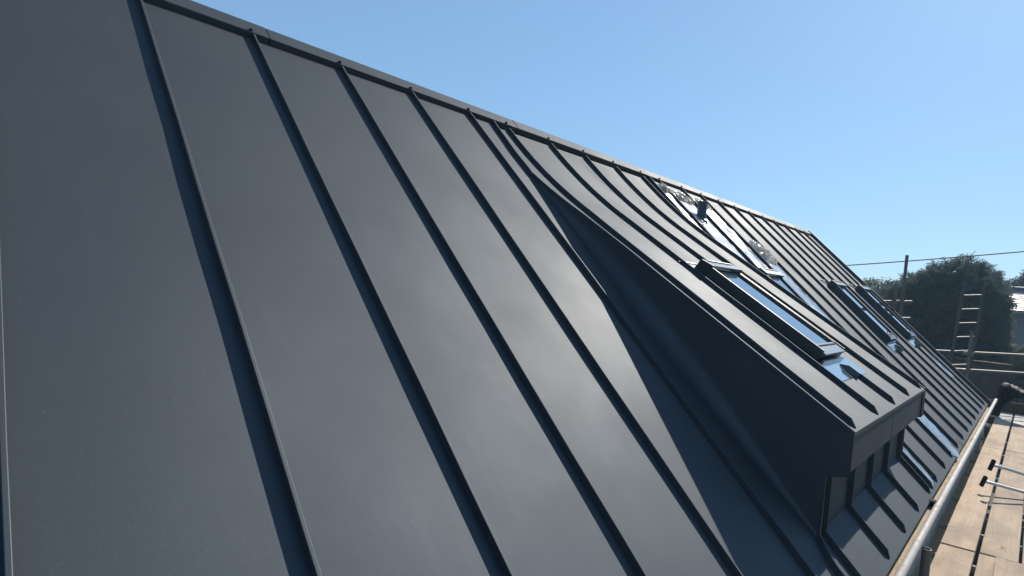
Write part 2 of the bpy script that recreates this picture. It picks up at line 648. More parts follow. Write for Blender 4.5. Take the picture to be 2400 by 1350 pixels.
# ridge capping in lengths, with its lip, its closure strip and its screws
AP = -0.118
joints = [U_START, -1.35, 1.17 * S, 5.0 * S, 8.86 * S, 12.8 * S, 16.75 * S, U_RAKE + 0.02]
apex = RF(0, AP, 0.004)
for i, (a, b_) in enumerate(zip(joints, joints[1:])):
    dh = 0.0015 * (i % 2)
    prof = [(0.010, -0.0285), (0.004, -0.029), (0.0, 0.0032), (AP + 0.02, 0.004), (AP + 0.006, 0.0025), (AP, -0.003)]
    mirror = lambda v, h: (lambda p: (p[0], 2 * apex[1] - p[1], p[2]))(RF(0, v, h))
    pts = [RF(0, v, h + dh) for v, h in prof] + [mirror(v, h + dh) for v, h in prof[-2::-1]]
    lo = [(p[0], p[1], p[2] - 0.003) for p in pts[::-1]]
    ring = pts + lo
    mb = MB()
    mb.sweep([[(u, p[1], p[2]) for p in ring] for u in (a + 0.003, b_ - 0.003)])
    mb.build('ridge_flashing', M['metal'], house, bevel=0.0015)
b = MB()
b.rbox(RF, U_START, U_RAKE, -0.012, -0.006, -0.05, -0.002)
b.build('ridge_closure', M['trim'], house)
b = MB()
b.rbox(RF, U_START, U_RAKE, AP + 0.012, -0.014, -0.012, -0.006)
b.build('ridge_batten', M['trim'], house)
screw_u = seams_left + [2.385, 2.885, 3.365, 3.84, 4.34] + seams_right + [10.13]
first = None
for u in screw_u:
    T = lambda a, v, h, u=u: RF(u - 0.012 + a, -0.014 + v, 0.005 + h)
    if first is None:
        b = MB()
        u00 = u
        for r0, h0, r1, h1 in ((0.011, 0, 0.011, 0.003), (0.0075, 0.003, 0.006, 0.010)):
            b.sweep([[T(r * math.cos(k * math.pi / 4), r * math.sin(k * math.pi / 4), h) for k in range(8)] for r, h in ((r0, h0), (r1, h1))])
        first = b.build('screw', M['black'], house, bevel=0)
    else:
        c = first.copy()
        sc.collection.objects.link(c)
        c.parent = house
        c.matrix_parent_inverse = Matrix.Translation(Vector((u - u00, 0, 0))) @ first.matrix_parent_inverse

# walls, eaves timber and the slope behind
b = MB()
b.box(U_START, U_RAKE - 0.05, 2.40, 2.575, -GZ, -2.50)
b.build('front_wall', M['render'], house)
b = MB()
rows = []
for i in range(90):
    u = U_START + (U_RAKE - 0.03 - U_START) * i / 89
    j = lambda a: random.uniform(-a, a)
    rows.append([(u, 2.50, -2.474), (u, 2.60 + j(.002), -2.476 + j(.002)), (u, 2.630 + j(.003), -2.480 + j(.003)), (u, 2.638 + j(.004), -2.515 + j(.004)), (u, 2.585 + j(.004), -2.54 + j(.008)), (u, 2.5, -2.54)])
b.sweep(rows)
b.build('eaves_fillet', M['fillet'], house)
b = MB()
oa = apex[1]
b.add([(U_RAKE - 0.06, 2.5, -GZ), (U_RAKE - 0.06, 2.5, -2.42), (U_RAKE - 0.06, oa, -0.05), (U_RAKE - 0.06, 2 * oa - 2.5, -2.42), (U_RAKE - 0.06, 2 * oa - 2.5, -GZ)], [(0, 1, 2, 3, 4)])
b.build('gable_wall', M['render'], house)
b = MB()
mr = lambda u, v, h: (lambda p: (p[0], 2 * oa - p[1], p[2]))(RF(u, v, h))
b.add([mr(U_START, -0.05, -HS), mr(U_RAKE, -0.05, -HS), mr(U_RAKE, VE, -HS), mr(U_START, VE, -HS)], [(0, 1, 2, 3)])
b.build('rear_slope', M['metal'], house)

# ------------------------------------------------------------------ the dormer
O1, O2, CQ = 0.08, 0.76, 0.2243
OF = 2.466


def dz(o):
    """height of the dormer's sheet metal by distance out from the ridge"""
    if o <= O1:
        return -0.041 - 0.927 * o
    if o <= O2:
        return -0.041 - 0.927 * o + CQ * (o - O1) ** 2
    return -0.169 - 0.622 * o


def dslope(o):
    return -0.927 if o <= O1 else (-0.927 + 2 * CQ * (o - O1) if o <= O2 else -0.622)


def dn(o):
    s = dslope(o)
    n = math.hypot(1, s)
    return (0, -s / n, 1 / n)


def v_of(o):
    return o / CT


dormer = None
OS = list(np.linspace(0.012, O2, 20)) + list(np.linspace(O2 + 0.1, OF, 16))
# cheeks: from the dormer's edge down to the main slope with a coved foot
WO = 2.352                    # plane of the dormer's front wall


def main_z(o):
    return -0.927 * o - HS / CT


def cheek(fn, sg, name):
    b = MB()
    rows = []
    os_ = [o for o in OS if o > 0.20] + []
    os_ = sorted(os_ + [WO + 0.020, WO + 0.0202])
    for o in os_:
        e = fn(v_of(o))
        zt = dz(o) + 0.0005
        zb = main_z(o)
        if o > WO + 0.0201:
            zb = -1.905 - 0.03 * (OF - o) / 0.1
        hgt = max(zt - zb, 0.001)
        cove = min(0.13, 0.55 * hgt) if o <= WO + 0.0201 else 0.0
        cove *= 1 - 0.85 * min(1, max(0, (o - 1.75) / 0.6))
        row = []
        for t in np.linspace(0, 1, 8):
            row.append((e, o, zt + (zb + cove - zt) * t))
        for a in np.linspace(0.15, 1, 7):
            an = a * math.pi / 2
            row.append((e - sg * cove * 0.8 * (1 - math.cos(an)), o, zb + cove * (1 - math.sin(an)) + (0.001 if a == 1 else 0)))
        rows.append(row)
    b.grid(rows)
    return b.build(name, M['metal'], None, smooth=True)


cl = cheek(edge_left, 1, 'dormer')
dormer = cl
attach(dormer, house)
cr = cheek(edge_right, -1, 'dormer_cheek')
attach(cr, dormer)
# thin lit hem where the cheek is folded into the roof
for fn, sg in ((edge_left, 1), (edge_right, -1)):
    b = MB()
    secs = []
    for o in [x for x in OS if x > 0.3]:
        e = fn(v_of(o))
        n = Vector(dn(o))
        P = Vector((e, o, dz(o)))
        q = Vector((sg, 0, 0))
        secs.append([tuple(P - q * 0.006 - n * 0.016), tuple(P + q * 0.012 - n * 0.004), tuple(P + q * 0.012 + n * 0.007), tuple(P - q * 0.004 + n * 0.008), tuple(P - q * 0.007 + n * 0.004)])
    b.sweep(secs)
    b.build('hem', M['metal'], dormer)
# trays of the dormer roof
dseams = [2.385, 2.885, 3.362, 3.85, 4.345]


def dpanel(ul, ur):
    b = MB()
    rows = []
    ph = random.uniform(0, 6)
    for o in OS:
        a, c = ul(v_of(o)), ur(v_of(o))
        n = dn(o)
        row = []
        for j in range(8):
            t = j / 7
            bow = 0.0011 * math.sin(math.pi * t) * math.sin(o * 3 + ph)
            row.append((a + (c - a) * t, o + n[1] * bow, dz(o) + n[2] * bow))
        rows.append(row)
    a, c = ul(9), ur(9)
    for do, dzz in ((0.0012, -0.004), (0.0014, -0.02)):
        rows.append([(a + (c - a) * j / 7, OF + do, dz(OF) + dzz) for j in range(8)])
    b.grid(rows)
    return b.build('dormer_panel', M['metal'], dormer, smooth=True, ang=20)


ed = [edge_left] + [c_(u) for u in dseams] + [edge_right]
for a, b_ in zip(ed, ed[1:]):
    dpanel(a, b_)
# scuff left on one tray of the dormer roof
for nm, us, os_ in (('scuff_mark', (3.245, 3.285), (0.07, 0.30)), ('scuff_mark', (3.290, 3.297), (0.345, 0.375))):
    b = MB()
    a_, c__ = [], []
    for i in range(9):
        t = i / 8
        u = us[0] + (us[1] - us[0]) * t
        o = os_[0] + (os_[1] - os_[0]) * t
        n = Vector(dn(o))
        P = Vector((u, o, dz(o))) + n * 0.0016
        wd = 0.0012 + 0.002 * abs(math.sin(i * 1.7))
        a_.append([tuple(P - Vector((wd, 0, 0))), tuple(P + Vector((wd, 0, 0))), tuple(P + Vector((wd, 0, 0)) - n * .003), tuple(P - Vector((wd, 0, 0)) - n * .003)])
    b.sweep(a_)
    b.build(nm, M['trim'], dormer)
DW = (2.973, 3.49)            # the window in the dormer roof
DWO = (1.312, 2.108)          # its run, measured horizontally out
for u in dseams:
    if DW[0] - 0.05 < u < DW[1] + 0.05 and u > 3.2:
        runs = [(0.006, DWO[0] - 0.05, False), (DWO[1] + 0.10, OF - 0.012, True)]
    else:
        runs = [(0.006, OF - 0.012, True)]
    for o0, o1, cut in runs:
        os_ = [o0] + [o for o in OS if o0 + 0.02 < o < o1 - 0.06] + ([o1 - 0.035] if cut else []) + [o1]
        seam_mb([(u, o, dz(o)) for o in os_], [dn(o) for o in os_], 1, hh=0.027, end_cut=0.03 if cut else 0).build('standing_seam', M['metal'], dormer)
# fascia in two lengths, soffit, front wall boards with ribs
zf = dz(OF) - 0.004
for a, b_ in ((2.312, 3.262), (3.278, 4.448)):
    mb = MB()
    mb.box(a, b_, OF - 0.03, OF - 0.0005, zf - 0.178, zf - 0.0)
    mb.build('fascia', M['metal'], dormer, bevel=0.003)
mb = MB()
mb.box(3.255, 3.287, OF - 0.029, OF - 0.010, zf - 0.175, zf - 0.004)
mb.build('fascia_joint', M['black'], dormer)
mb = MB()
mb.box(2.33, 4.44, WO - 0.02, OF - 0.031, zf - 0.165, zf - 0.155)
mb.build('soffit', M['trim'], dormer)
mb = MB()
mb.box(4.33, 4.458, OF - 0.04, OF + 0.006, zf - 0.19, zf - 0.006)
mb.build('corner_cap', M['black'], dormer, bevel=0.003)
fb = [2.318, 2.395, 2.88, 3.36, 3.845, 4.345, 4.44]
zwb = main_z(WO) - 0.01
for a, b_ in zip(fb, fb[1:]):
    mb = MB()
    mb.box(a, b_ - 0.001, WO - 0.02, WO, zwb, zf - 0.15)
    mb.build('front_panel', M['metal'], dormer)
for u in fb[1:-1]:
    mb = MB()
    mb.box(u - 0.006, u + 0.004, WO - 0.001, WO + 0.028, zwb, zf - 0.156)
    mb.build('front_rib', M['metal'], dormer, bevel=0.0015)
# the cheek's return on to the front wall
mb = MB()
rows = []
zlow = main_z(WO) - 0.01
for z in np.linspace(zf - 0.225, zlow, 12):
    fl = 0.02 * max(0, 1 - (z - zlow) / 0.05) ** 2
    rows.append([(2.3125 - fl, WO - 0.01, z), (2.3095 - fl, WO + 0.021, z), (2.3175, WO + 0.021, z), (2.3175, WO - 0.01, z)])
mb.sweep(rows)
mb.build('corner_post', M['trim'], dormer, bevel=0.003)


# ------------------------------------------------------------------ roof windows
def DT(u, s, h):
    """slope frame of the straight part of the dormer roof: s measured horizontally out"""
    n = dn(2.0)
    return (u, s + n[1] * h, dz(s) + n[2] * h)


def skylight(T, u0, u1, s0, s1, k, label, apron=True):
    """a pivot roof window: side claddings, hood, glazing, bottom cover, aprons. k = slope metres per unit of s"""
    f = lambda d: d / k
    fw = 0.024
    b = MB()
    b.rbox(T, u0, u0 + fw, s0, s1, -0.004, 0.082, 0.004)
    w = b.build('skylight', M['frame'], house, bevel=0.003)
    w['label'] = label
    b = MB()
    b.rbox(T, u1 - fw, u1, s0, s1, -0.004, 0.072, 0.004)
    b.build('side_cladding', M['frame'], w, bevel=0.003)
    for a, c, hh in ((s0 + f(0.02), s0 + f(0.10), 0.06), (s1 - f(0.075), s1 - f(0.002), 0.052)):
        b = MB()
        b.rbox(T, u0 + fw + 0.001, u1 - fw - 0.001, a, c, -0.004, hh)
        b.build('sash', M['frame'], w, bevel=0.003)
    # hood: sloping top cover with a raised rear lip
    b = MB()
    b.box8([T(u0 + 0.03, s0 - f(0.008), 0.05), T(u1 + 0.006, s0 - f(0.008), 0.05), T(u1 + 0.006, s0 + f(0.088), 0.066), T(u0 + 0.03, s0 + f(0.088), 0.066),
            T(u0 + 0.03, s0 - f(0.004), 0.084), T(u1, s0 - f(0.004), 0.084), T(u1 + 0.004, s0 + f(0.088), 0.095), T(u0 + 0.03, s0 + f(0.088), 0.095)])
    b.build('top_cover', M['cover'], w, bevel=0.003)
    b = MB()
    b.box8([T(u0 - 0.004, s0 - f(0.008), 0.0), T(u0 + 0.0295, s0 - f(0.008), 0.0), T(u0 + 0.0295, s0 + f(0.09), 0.0), T(u0 - 0.004, s0 + f(0.09), 0.0),
            T(u0 - 0.003, s0 - f(0.004), 0.086), T(u0 + 0.0295, s0 - f(0.004), 0.086), T(u0 + 0.0295, s0 + f(0.09), 0.097), T(u0 - 0.003, s0 + f(0.09), 0.097)])
    b.build('end_cap', M['frame'], w, bevel=0.004)
    b = MB()
    b.rbox(T, u0 + 0.06, u1 - 0.06, s0 + f(0.012), s0 + f(0.022), 0.0855, 0.094)
    b.build('cover_lip', M['frame'], w, bevel=0.002)
    b = MB()
    b.rbox(T, u0 + fw, u1 - fw, s0 + f(0.075), s1 - f(0.07), 0.046, 0.056)
    b.build('pane', M['glass'], w)
    for a, c in ((u1 - fw - 0.012, u1 - fw - 0.001), (u0 + fw + 0.001, u0 + fw + 0.01)):
        b = MB()
        b.rbox(T, a, c, s0 + f(0.1), s1 - f(0.075), 0.0565, 0.07)
        b.build('glazing_bead', M['frame'] if a > u0 + 0.1 else M['alu'], w)  # paler left bead stands in for the highlight along the frame edge
    # bottom cover
    b = MB()
    b.rbox(T, u0 + fw + 0.012, u1 - fw - 0.012, s1 - f(0.085), s1 + f(0.012), 0.0565, 0.066, 0.002)
    b.build('bottom_cover', M['cover'], w, bevel=0.002)
    b = MB()
    b.rbox(T, u0 + fw + 0.03, u1 - fw - 0.03, s1 - f(0.066), s1 - f(0.058), 0.0655, 0.071)
    b.build('cover_slot', M['black'], w)
    b = MB()
    b.rbox(T, u0 + 0.03, u1 - 0.03, s1 + f(0.014), s1 + f(0.03), 0.004, 0.03)
    b.build('lower_flashing', M['cover'], w, bevel=0.002)
    # film-covered apron folded over the interrupted seam
    if apron:
        us = 0.5 * (u0 + u1) + 0.08
        b = MB()
        z0, z1 = s1 + f(0.015), s1 + f(0.165)
        b.box8([T(u0 - 0.06, z0, 0.001), T(u1 + 0.09, z0, 0.001), T(u1 + 0.12, z1, 0.001), T(u0 - 0.08, z1, 0.001),
                T(u0 - 0.06, z0, 0.006), T(u1 + 0.09, z0, 0.006), T(u1 + 0.12, z1, 0.0035), T(u0 - 0.08, z1, 0.0035)])
        b.build('apron', M['apron'], w)
        b = MB()
        m0 = z0 + f(0.035)
        b.add([T(us, m0, 0.0065), T(us + 0.035, m0 + f(0.05), 0.0065), T(us + 0.03, z1 + f(0.006), 0.006), T(us - 0.03, z1 + f(0.006), 0.006), T(us - 0.035, m0 + f(0.05), 0.0065),
               T(us + 0.005, m0 + f(0.05), 0.036), T(us + 0.006, z1 + f(0.006), 0.036), T(us - 0.006, z1 + f(0.006), 0.036), T(us - 0.005, m0 + f(0.05), 0.036)],
              [(0, 1, 5), (0, 5, 8), (0, 8, 4), (1, 2, 6, 5), (8, 7, 3, 4), (5, 6, 7, 8), (2, 3, 7, 6)])
        b.build('seam_cover', M['trim'], w)
    # rear gutter flashing
    b = MB()
    b.rbox(T, u0 - 0.12, u1 + 0.06, s0 - f(0.075), s0 - f(0.062), 0.0, 0.012)
    b.build('flashing_fold', M['trim'], w)
    b = MB()
    b.rbox(T, u0 - 0.10, u1 + 0.04, s0 - f(0.06), s0 - f(0.012), 0.001, 0.006)
    b.build('rear_flashing', M['cover'], w)
    return w


kd = math.hypot(1, 0.622)
skylight(DT, DW[0], DW[1], DWO[0], DWO[1], kd, 'roof window set in the swept dormer roof')
RT = lambda u, s, h: RF(u, s, -HS + h)
skylight(RT, *WIN['hidden'], WV0, WV1, 1.0, 'roof window half hidden behind the dormer, film around it')
skylight(RT, *WIN['near'], WV0, WV1, 1.0, 'nearer of the two roof windows by the far gable')
skylight(RT, *WIN['far'], WV0, WV1, 1.0, 'farther of the two roof windows by the far gable')

# vent pipe standing upright through the slope beyond the dormer
vu, vv = 4.97, 0.545
vb = RF(vu, vv, -HS)
b = MB()
secs = []
NP = 28
R_ = 0.048
top = vb[2] + 0.185
for z in (None, top - 0.02, top - 0.02, top, top + 0.004, top + 0.004):
    r = R_ if len(secs) < 2 else (R_ + 0.004 if len(secs) < 4 else R_ - 0.006)
    ring = []
    for k in range(NP):
        a = 2 * math.pi * k / NP
        o = vb[1] + r * math.sin(a)
        zz = (-0.927 * o - HS / CT - 0.005) if z is None else z
        ring.append((vu + r * math.cos(a), o, zz))
    secs.append(ring)
b.sweep(secs)
vp = b.build('vent_pipe', M['pipe'], house, smooth=True)
b = MB()
b.sweep([[RF(vu + r * math.cos(2 * math.pi * k / NP), vv + r * 1.25 * math.sin(2 * math.pi * k / NP), -HS + h) for k in range(NP)] for r, h in ((0.062, 0.0), (0.061, 0.012), (0.053, 0.02), (0.049, 0.034))])
b.build('pipe_collar', M['pipe'], vp, smooth=True)


# ------------------------------------------------------------------ film left on the new metal
def film(u0, u1, v0, v1, m, label, ragged=0.02, amp=0.004, name='protective_film', T=None, h=0.0045):
    T = T or (lambda u, v, hh: RF(u, v, -HS + hh))
    nu, nv = 14, max(8, int((v1 - v0) / 0.03))
    r = np.random.default_rng(int((u0(v0) if callable(u0) else u0) * 1000 + v0 * 77))
    ph = r.uniform(0, 6, 8)
    b = MB()
    top, bot = [], []
    el = r.normal(0, 1, nv + 1)
    er = r.normal(0, 1, nv + 1)
    el = np.convolve(el, np.ones(4) / 4, 'same') * ragged
    er = np.convolve(er, np.ones(4) / 4, 'same') * ragged
    for i in range(nv + 1):
        v = v0 + (v1 - v0) * i / nv
        a, c = (u0(v) if callable(u0) else u0) + abs(el[i]) * .6, (u1(v) if callable(u1) else u1) - abs(er[i])
        row = []
        for j in range(nu + 1):
            t = j / nu
            u = a + (c - a) * t
            w = amp * (0.5 + 0.5 * math.sin(u * 23 + v * 9 + ph[0])) * (0.5 + 0.5 * math.sin(v * 17 - u * 11 + ph[1])) + 0.3 * amp * math.sin(u * 61 + v * 47 + ph[2])
            row.append((u, v + 0.02 * math.sin(u * 20 + ph[3]) * (i in (0, nv)), h + max(0, w)))
        top.append([T(*p) for p in row])
        bot.append([T(p[0], p[1], p[2] - 0.0006) for p in row])
    b.grid(top)
    b.grid(bot)
    o = b.build(name, m, None, smooth=True)
    return tag(o, label, 'film', 'protective film left on the roof')


sR = seams_right
film(4.53, sR[0] - 0.03, 0.13, 1.0, M['film'], 'narrow strip of film squeezed between dormer edge and first seam', 0.01)
fw_ = film(sR[0] + 0.02, sR[1] - 0.06, 0.30, 1.62, M['film_white'], 'white printed film in the tray where the vent pipe stands', 0.05, 0.006)
film(sR[1] + 0.02, sR[2] - 0.05, 0.26, WV0 - 0.04, M['film'], 'bluish film in the tray beyond the vent pipe', 0.02, 0.005)
film(sR[2] + 0.03, sR[3] - 0.05, 1.0, 2.6, M['film'], 'long bluish film below the crumpled heap, beside the half hidden window', 0.02, 0.004)
film(sR[2] + 0.06, sR[3] - 0.09, 2.85, 3.545, M['film'], 'pale film reaching the eaves right of the dormer front', 0.05, 0.006)
film(lambda v: 4.53 + 0.05 * max(0, 3.3 - v) / 0.1, sR[0] - 0.03, 3.16, 3.50, M['film'], 'curved sliver of film at the foot of the dormer, nearest the eaves', 0.012, 0.004)
film(sR[9] + 0.03, sR[10] - 0.03, 2.62, 3.02, M['film'], 'small film patch low down beside the far gable', 0.03, 0.004)
# printing on the white film
for t_, (u, v), sz in (('PL', (4.80, 0.56), 0.16), ('PL', (4.83, 1.22), 0.2)):
    cu = bpy.data.curves.new('film_print', 'FONT')
    cu.body = t_
    cu.size = sz
    cu.extrude = 0.0002
    cu.materials.append(M['ink'])
    to = bpy.data.objects.new('film_print', cu)
    sc.collection.objects.link(to)
    P = RF(u, v, -HS + 0.017)
    X = Vector((0.35, -CT * 0.94, -ST * 0.94)).normalized()
    Z = Vector((0, -ST, CT))
    X = (X - Z * X.dot(Z)).normalized()
    Y = Z.cross(X)
    mm = Matrix((X, Y, Z)).transposed().to_4x4()
    mm.translation = Vector(W(P))
    dg = bpy.context.evaluated_depsgraph_get()
    me = bpy.data.meshes.new_from_object(to.evaluated_get(dg))
    bpy.data.objects.remove(to)
    me.transform(mm)
    mo = bpy.data.objects.new('film_print', me)
    sc.collection.objects.link(mo)
    mo['kind'] = 'stuff'
    attach(mo, fw_)


def crumple(cu_, cv, ru, rv, hh, label, seed, n=1500, T=None):
    """a heap of folded, crinkled clear film"""
    r = np.random.default_rng(seed)
    b = MB()
    nu, nv = 22, 22
    hf = r.uniform(0, 1, (nu + 1, nv + 1))
    rows = []
    ph = r.uniform(0, 6, 6)
    for i in range(nu + 1):
        row = []
        for j in range(nv + 1):
            a = (i / nu) * 2 - 1
            c = (j / nv) * 2 - 1
            rr = math.hypot(a, c)
            k = max(abs(a), abs(c)) / max(rr, 1e-6)
            a2, c2 = a * k if rr else 0, c * k if rr else 0
            rim = 1 + 0.16 * math.sin(5 * math.atan2(c, a) + ph[0]) + 0.1 * math.sin(9 * math.atan2(c, a) + ph[1])
            d = max(0, 1 - max(abs(a), abs(c)) ** 2)
            h = hh * (0.25 * d + d ** .5 * 0.8 * hf[i, j]) + 0.004
            u = cu_ + ru * a * (max(abs(a), abs(c)) / max(rr, 1e-6)) * rim + r.normal(0, 0.012)
            v = cv + rv * c * (max(abs(a), abs(c)) / max(rr, 1e-6)) * rim + r.normal(0, 0.012)
            row.append(RF(u, v, -HS + h))
        rows.append(row)
    b.grid(rows)
    return tag(b.build('crumpled_film', M['crumple'], None), label, 'film', 'crumpled film on the roof')


crumple(4.66, 0.14, 0.09, 0.07, 0.05, 'small scrunched bit of film under the ridge beside the dormer edge', 1)
crumple(4.98, 0.20, 0.24, 0.085, 0.042, 'bunched clear film under the ridge above the vent pipe', 2)
crumple(5.46, 0.21, 0.22, 0.075, 0.042, 'bunched clear film under the ridge one tray beyond the vent pipe', 3)
crumple(6.0, 0.93, 0.22, 0.19, 0.07, 'large crinkled heap of clear film halfway down the slope', 4)

# ------------------------------------------------------------------ scaffold platform along the eaves
ZB = -2.8
plat = thing('scaffold_platform', (5, 2.9, -GZ), 'scaffold platform of weathered planks along the eaves with steel tubes', 'scaffold')
cols = [(2.640, 2.836), (2.858, 3.062), (3.078, 3.284), (3.30, 3.51)]
joints_u = [(-3.4, 0.42), (0.435, 4.52), (4.545, 8.68), (8.705, 11.08)]


def plank(u0, u1, o0, o1, z1, m, parent, th=0.038, skew=0.0, name='plank'):
    b = MB()
    j = lambda a: random.uniform(-a, a)
    n = max(4, int((u1 - u0) / 0.25))
    secs = []
    tw = j(0.004)
    for i in range(n + 1):
        t = i / n
        u = u0 + (u1 - u0) * t
        a, c = o0 + j(0.0015), o1 + j(0.0015)
        z = z1 + tw * (t - .5) + j(0.001)
        sk = skew
        secs.append([(u, a, z - th), (u + sk, c, z - th), (u + sk, c - 0.001, z - 0.003), (u + sk * .98, c - 0.004, z), (u + sk * .02, a + 0.004, z), (u, a + 0.001, z - 0.003)])
    b.sweep(secs)
    o = b.build(name, m, parent)
    # grain runs in the plank's own frame
    return o


for ci, (o0, o1) in enumerate(cols):
    for ji, (a, b_) in enumerate(joints_u):
        d = 0.045 * ci
        plank(a + d, b_ + d, o0, o1, ZB + random.uniform(-0.002, 0.002), M['plank'], plat, skew=0.035)
for ci, (o0, o1) in enumerate(cols):
    d = 0.045 * ci
    plank(11.105 + d, 12.3 + d, o0, o1, ZB - 0.002, M['plank_grey'], plat, skew=0.035)
# tubes under and beside the planks
def tube(path, r, m, parent, name, n=12):
    b = MB()
    b.tube(path, r, n)
    return b.build(name, m, parent, smooth=True)


for u in (-1.2, 0.3, 1.7, 3.1, 4.4, 5.15, 6.1, 7.25, 8.0, 8.6, 9.6, 10.9, 12.1):
    tube([(u, 2.45, ZB - 0.064), (u, 3.9, ZB - 0.064)], 0.0242, M['tube'], plat, 'transom')
tube([(-3.4, 2.634, -2.45), (3.2, 2.632, -2.45), (10.95, 2.642, -2.45)], 0.0208, M['tube'], plat, 'ledger')
for u in (6.95, 8.35, 1.2):
    tube([(u - 0.004, 2.635, -2.45), (u + 0.004, 2.635, -2.45)], 0.0225, M['tube_dark'], plat, 'joint_ring')
tube([(-3.4, 3.75, ZB - 0.115), (12.4, 3.75, ZB - 0.115)], 0.0242, M['tube'], plat, 'ledger')
for o0, o1 in ((2.66, 2.95), (2.97, 3.26), (3.28, 3.6)):  # lower dark boards, added to keep the gaps between the planks dark
    plank(-3.4, 12.2, o0, o1, -4.2, M['dark_wood'], plat)
# open-ended upright by the wall
b = MB()
pu, po, pz = 3.50, 2.662, -2.52
ring = lambda r, z: [(pu + r * math.cos(2 * math.pi * k / 16), po + r * math.sin(2 * math.pi * k / 16), z) for k in range(16)]
b.sweep([ring(0.0242, -GZ), ring(0.0242, pz), ring(0.0205, pz), ring(0.0205, pz - 0.3)], True, True)
b.build('standard', M['tube_dark'], plat, smooth=True)
for u in (7.0, 11.0):
    tube([(u, 3.78, -GZ), (u, 3.78, -1.6)], 0.0242, M['tube_dark'], plat, 'standard')
# small clip gripping the long tube to the eaves
b = MB()
b.box(4.20, 4.26, 2.57, 2.62, -2.474, -2.43)
b.build('clip', M['black'], plat, bevel=0.004)

# loose plank lying on the others
lb = MB()
j = lambda a: random.uniform(-a, a)
secs = []
for i in range(9):
    t = i / 8
    u = 1.9 + (4.47 - 1.9) * t
    a, c = 2.965 - 0.02 * t, 3.17 - 0.02 * t
    z = ZB + 0.043
    secs.append([(u, a, z - .038), (u + .03, c, z - .038), (u + .03, c - .003, z), (u, a + .003, z)])
lb.sweep(secs)
tag(lb.build('loose_plank', M['plank'], None), 'loose plank lying on top of the platform planks at the lower right', 'plank')

# two-handled steel tool lying on the planks
tool = thing('seaming_tongs', (6.5, 3.5, ZB), 'bright steel tool with two curved arms ending in black T grips', 'tool')
for (hd, mid, en) in (((6.339, 2.818, -2.529), (6.43, 2.95, -2.545), (6.514, 3.055, -2.581)), ((6.321, 2.773, -2.694), (6.41, 2.93, -2.712), (6.479, 3.058, -2.753))):
    H, Mi, E_ = Vector(hd), Vector(mid), Vector(en)
    d = (E_ - Mi).normalized()
    end2 = E_ + (E_ - H) * 1.6 + Vector((0.05, 0, 0))
    end2.z = ZB + 0.03 if hd[2] < -2.6 else ZB + 0.06
    path = []
    for t in np.linspace(0, 1, 14):
        p = H * (1 - t) ** 3 + Mi * 3 * t * (1 - t) ** 2 + (E_ + (E_ - Mi) * 0.6) * 3 * t * t * (1 - t) + end2 * t ** 3
        path.append(tuple(p))
    ar = tube(path, 0.014, M['chrome'], tool, 'arm')
    ax = Vector((0.62, 0.16, 0.62)).normalized() if hd[2] > -2.6 else Vector((0.62, 0.16, 0.55)).normalized()
    b = MB()
    b.tube([tuple(H - ax * 0.056), tuple(H - ax * 0.052), tuple(H + ax * 0.052), tuple(H + ax * 0.056)], 0.0185, 10)
    b.build('grip', M['black'], ar, smooth=True, bevel=0.003)
b = MB()
b.tube([(6.95, 3.42, ZB + 0.03), (6.95, 3.6, ZB + 0.03)], 0.03, 14)
b.build('jaw', M['tube_dark'], tool, smooth=True)

# crumpled black sheeting at the end of the platform
def black_sheet():
    r = np.random.default_rng(5)
    out = [(2.575, -2.79), (2.60, -2.60), (2.61, -2.47), (2.635, -2.30), (2.69, -2.225), (2.77, -2.235), (2.86, -2.275), (2.96, -2.31), (3.06, -2.36), (2.94, -2.36), (2.85, -2.48), (2.78, -2.55), (2.72, -2.66), (2.69, -2.755), (2.68, -2.79)]
    c = (2.70, -2.5)
    b = MB()
    rows = []
    n = 48
    pts = []
    L_ = len(out)
    for i in range(n):
        f = i * L_ / n
        k = int(f)
        t = f - k
        a, d = out[k % L_], out[(k + 1) % L_]
        pts.append((a[0] + (d[0] - a[0]) * t, a[1] + (d[1] - a[1]) * t))
    for side in range(11):
        ph = math.pi * side / 10
        sc_ = max(0.02, math.sin(ph)) ** 0.6
        x = 11.62 - 0.2 * math.cos(ph)
        ring = []
        for (o, z) in pts:
            q = 1 + r.normal(0, 0.03)
            ring.append((x + r.normal(0, 0.012), c[0] + (o - c[0]) * sc_ * q, max(ZB + 0.004, c[1] + (z - c[1]) * sc_ * q)))
        rows.append(ring)
    b.sweep(rows)
    return b.build('plastic_sheet', M['sheet'], None, smooth=True)


tag(black_sheet(), 'crumpled black plastic sheet heaped at the far end of the planks', 'plastic sheet')

# ------------------------------------------------------------------ scaffold at the gable end
gs = thing('gable_scaffold', (11.5, 2.0, -GZ), 'scaffold tubes with couplers and guard rails beyond the far gable', 'scaffold')
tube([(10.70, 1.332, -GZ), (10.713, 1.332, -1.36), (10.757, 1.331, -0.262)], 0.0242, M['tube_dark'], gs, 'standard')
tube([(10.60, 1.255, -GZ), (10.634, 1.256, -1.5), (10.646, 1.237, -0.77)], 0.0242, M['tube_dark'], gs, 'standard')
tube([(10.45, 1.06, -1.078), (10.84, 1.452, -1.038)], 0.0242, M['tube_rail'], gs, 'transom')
tube([(10.736, 1.356, -1.33), (10.83, 1.45, -1.322)], 0.0242, M['tube_rail'], gs, 'transom')


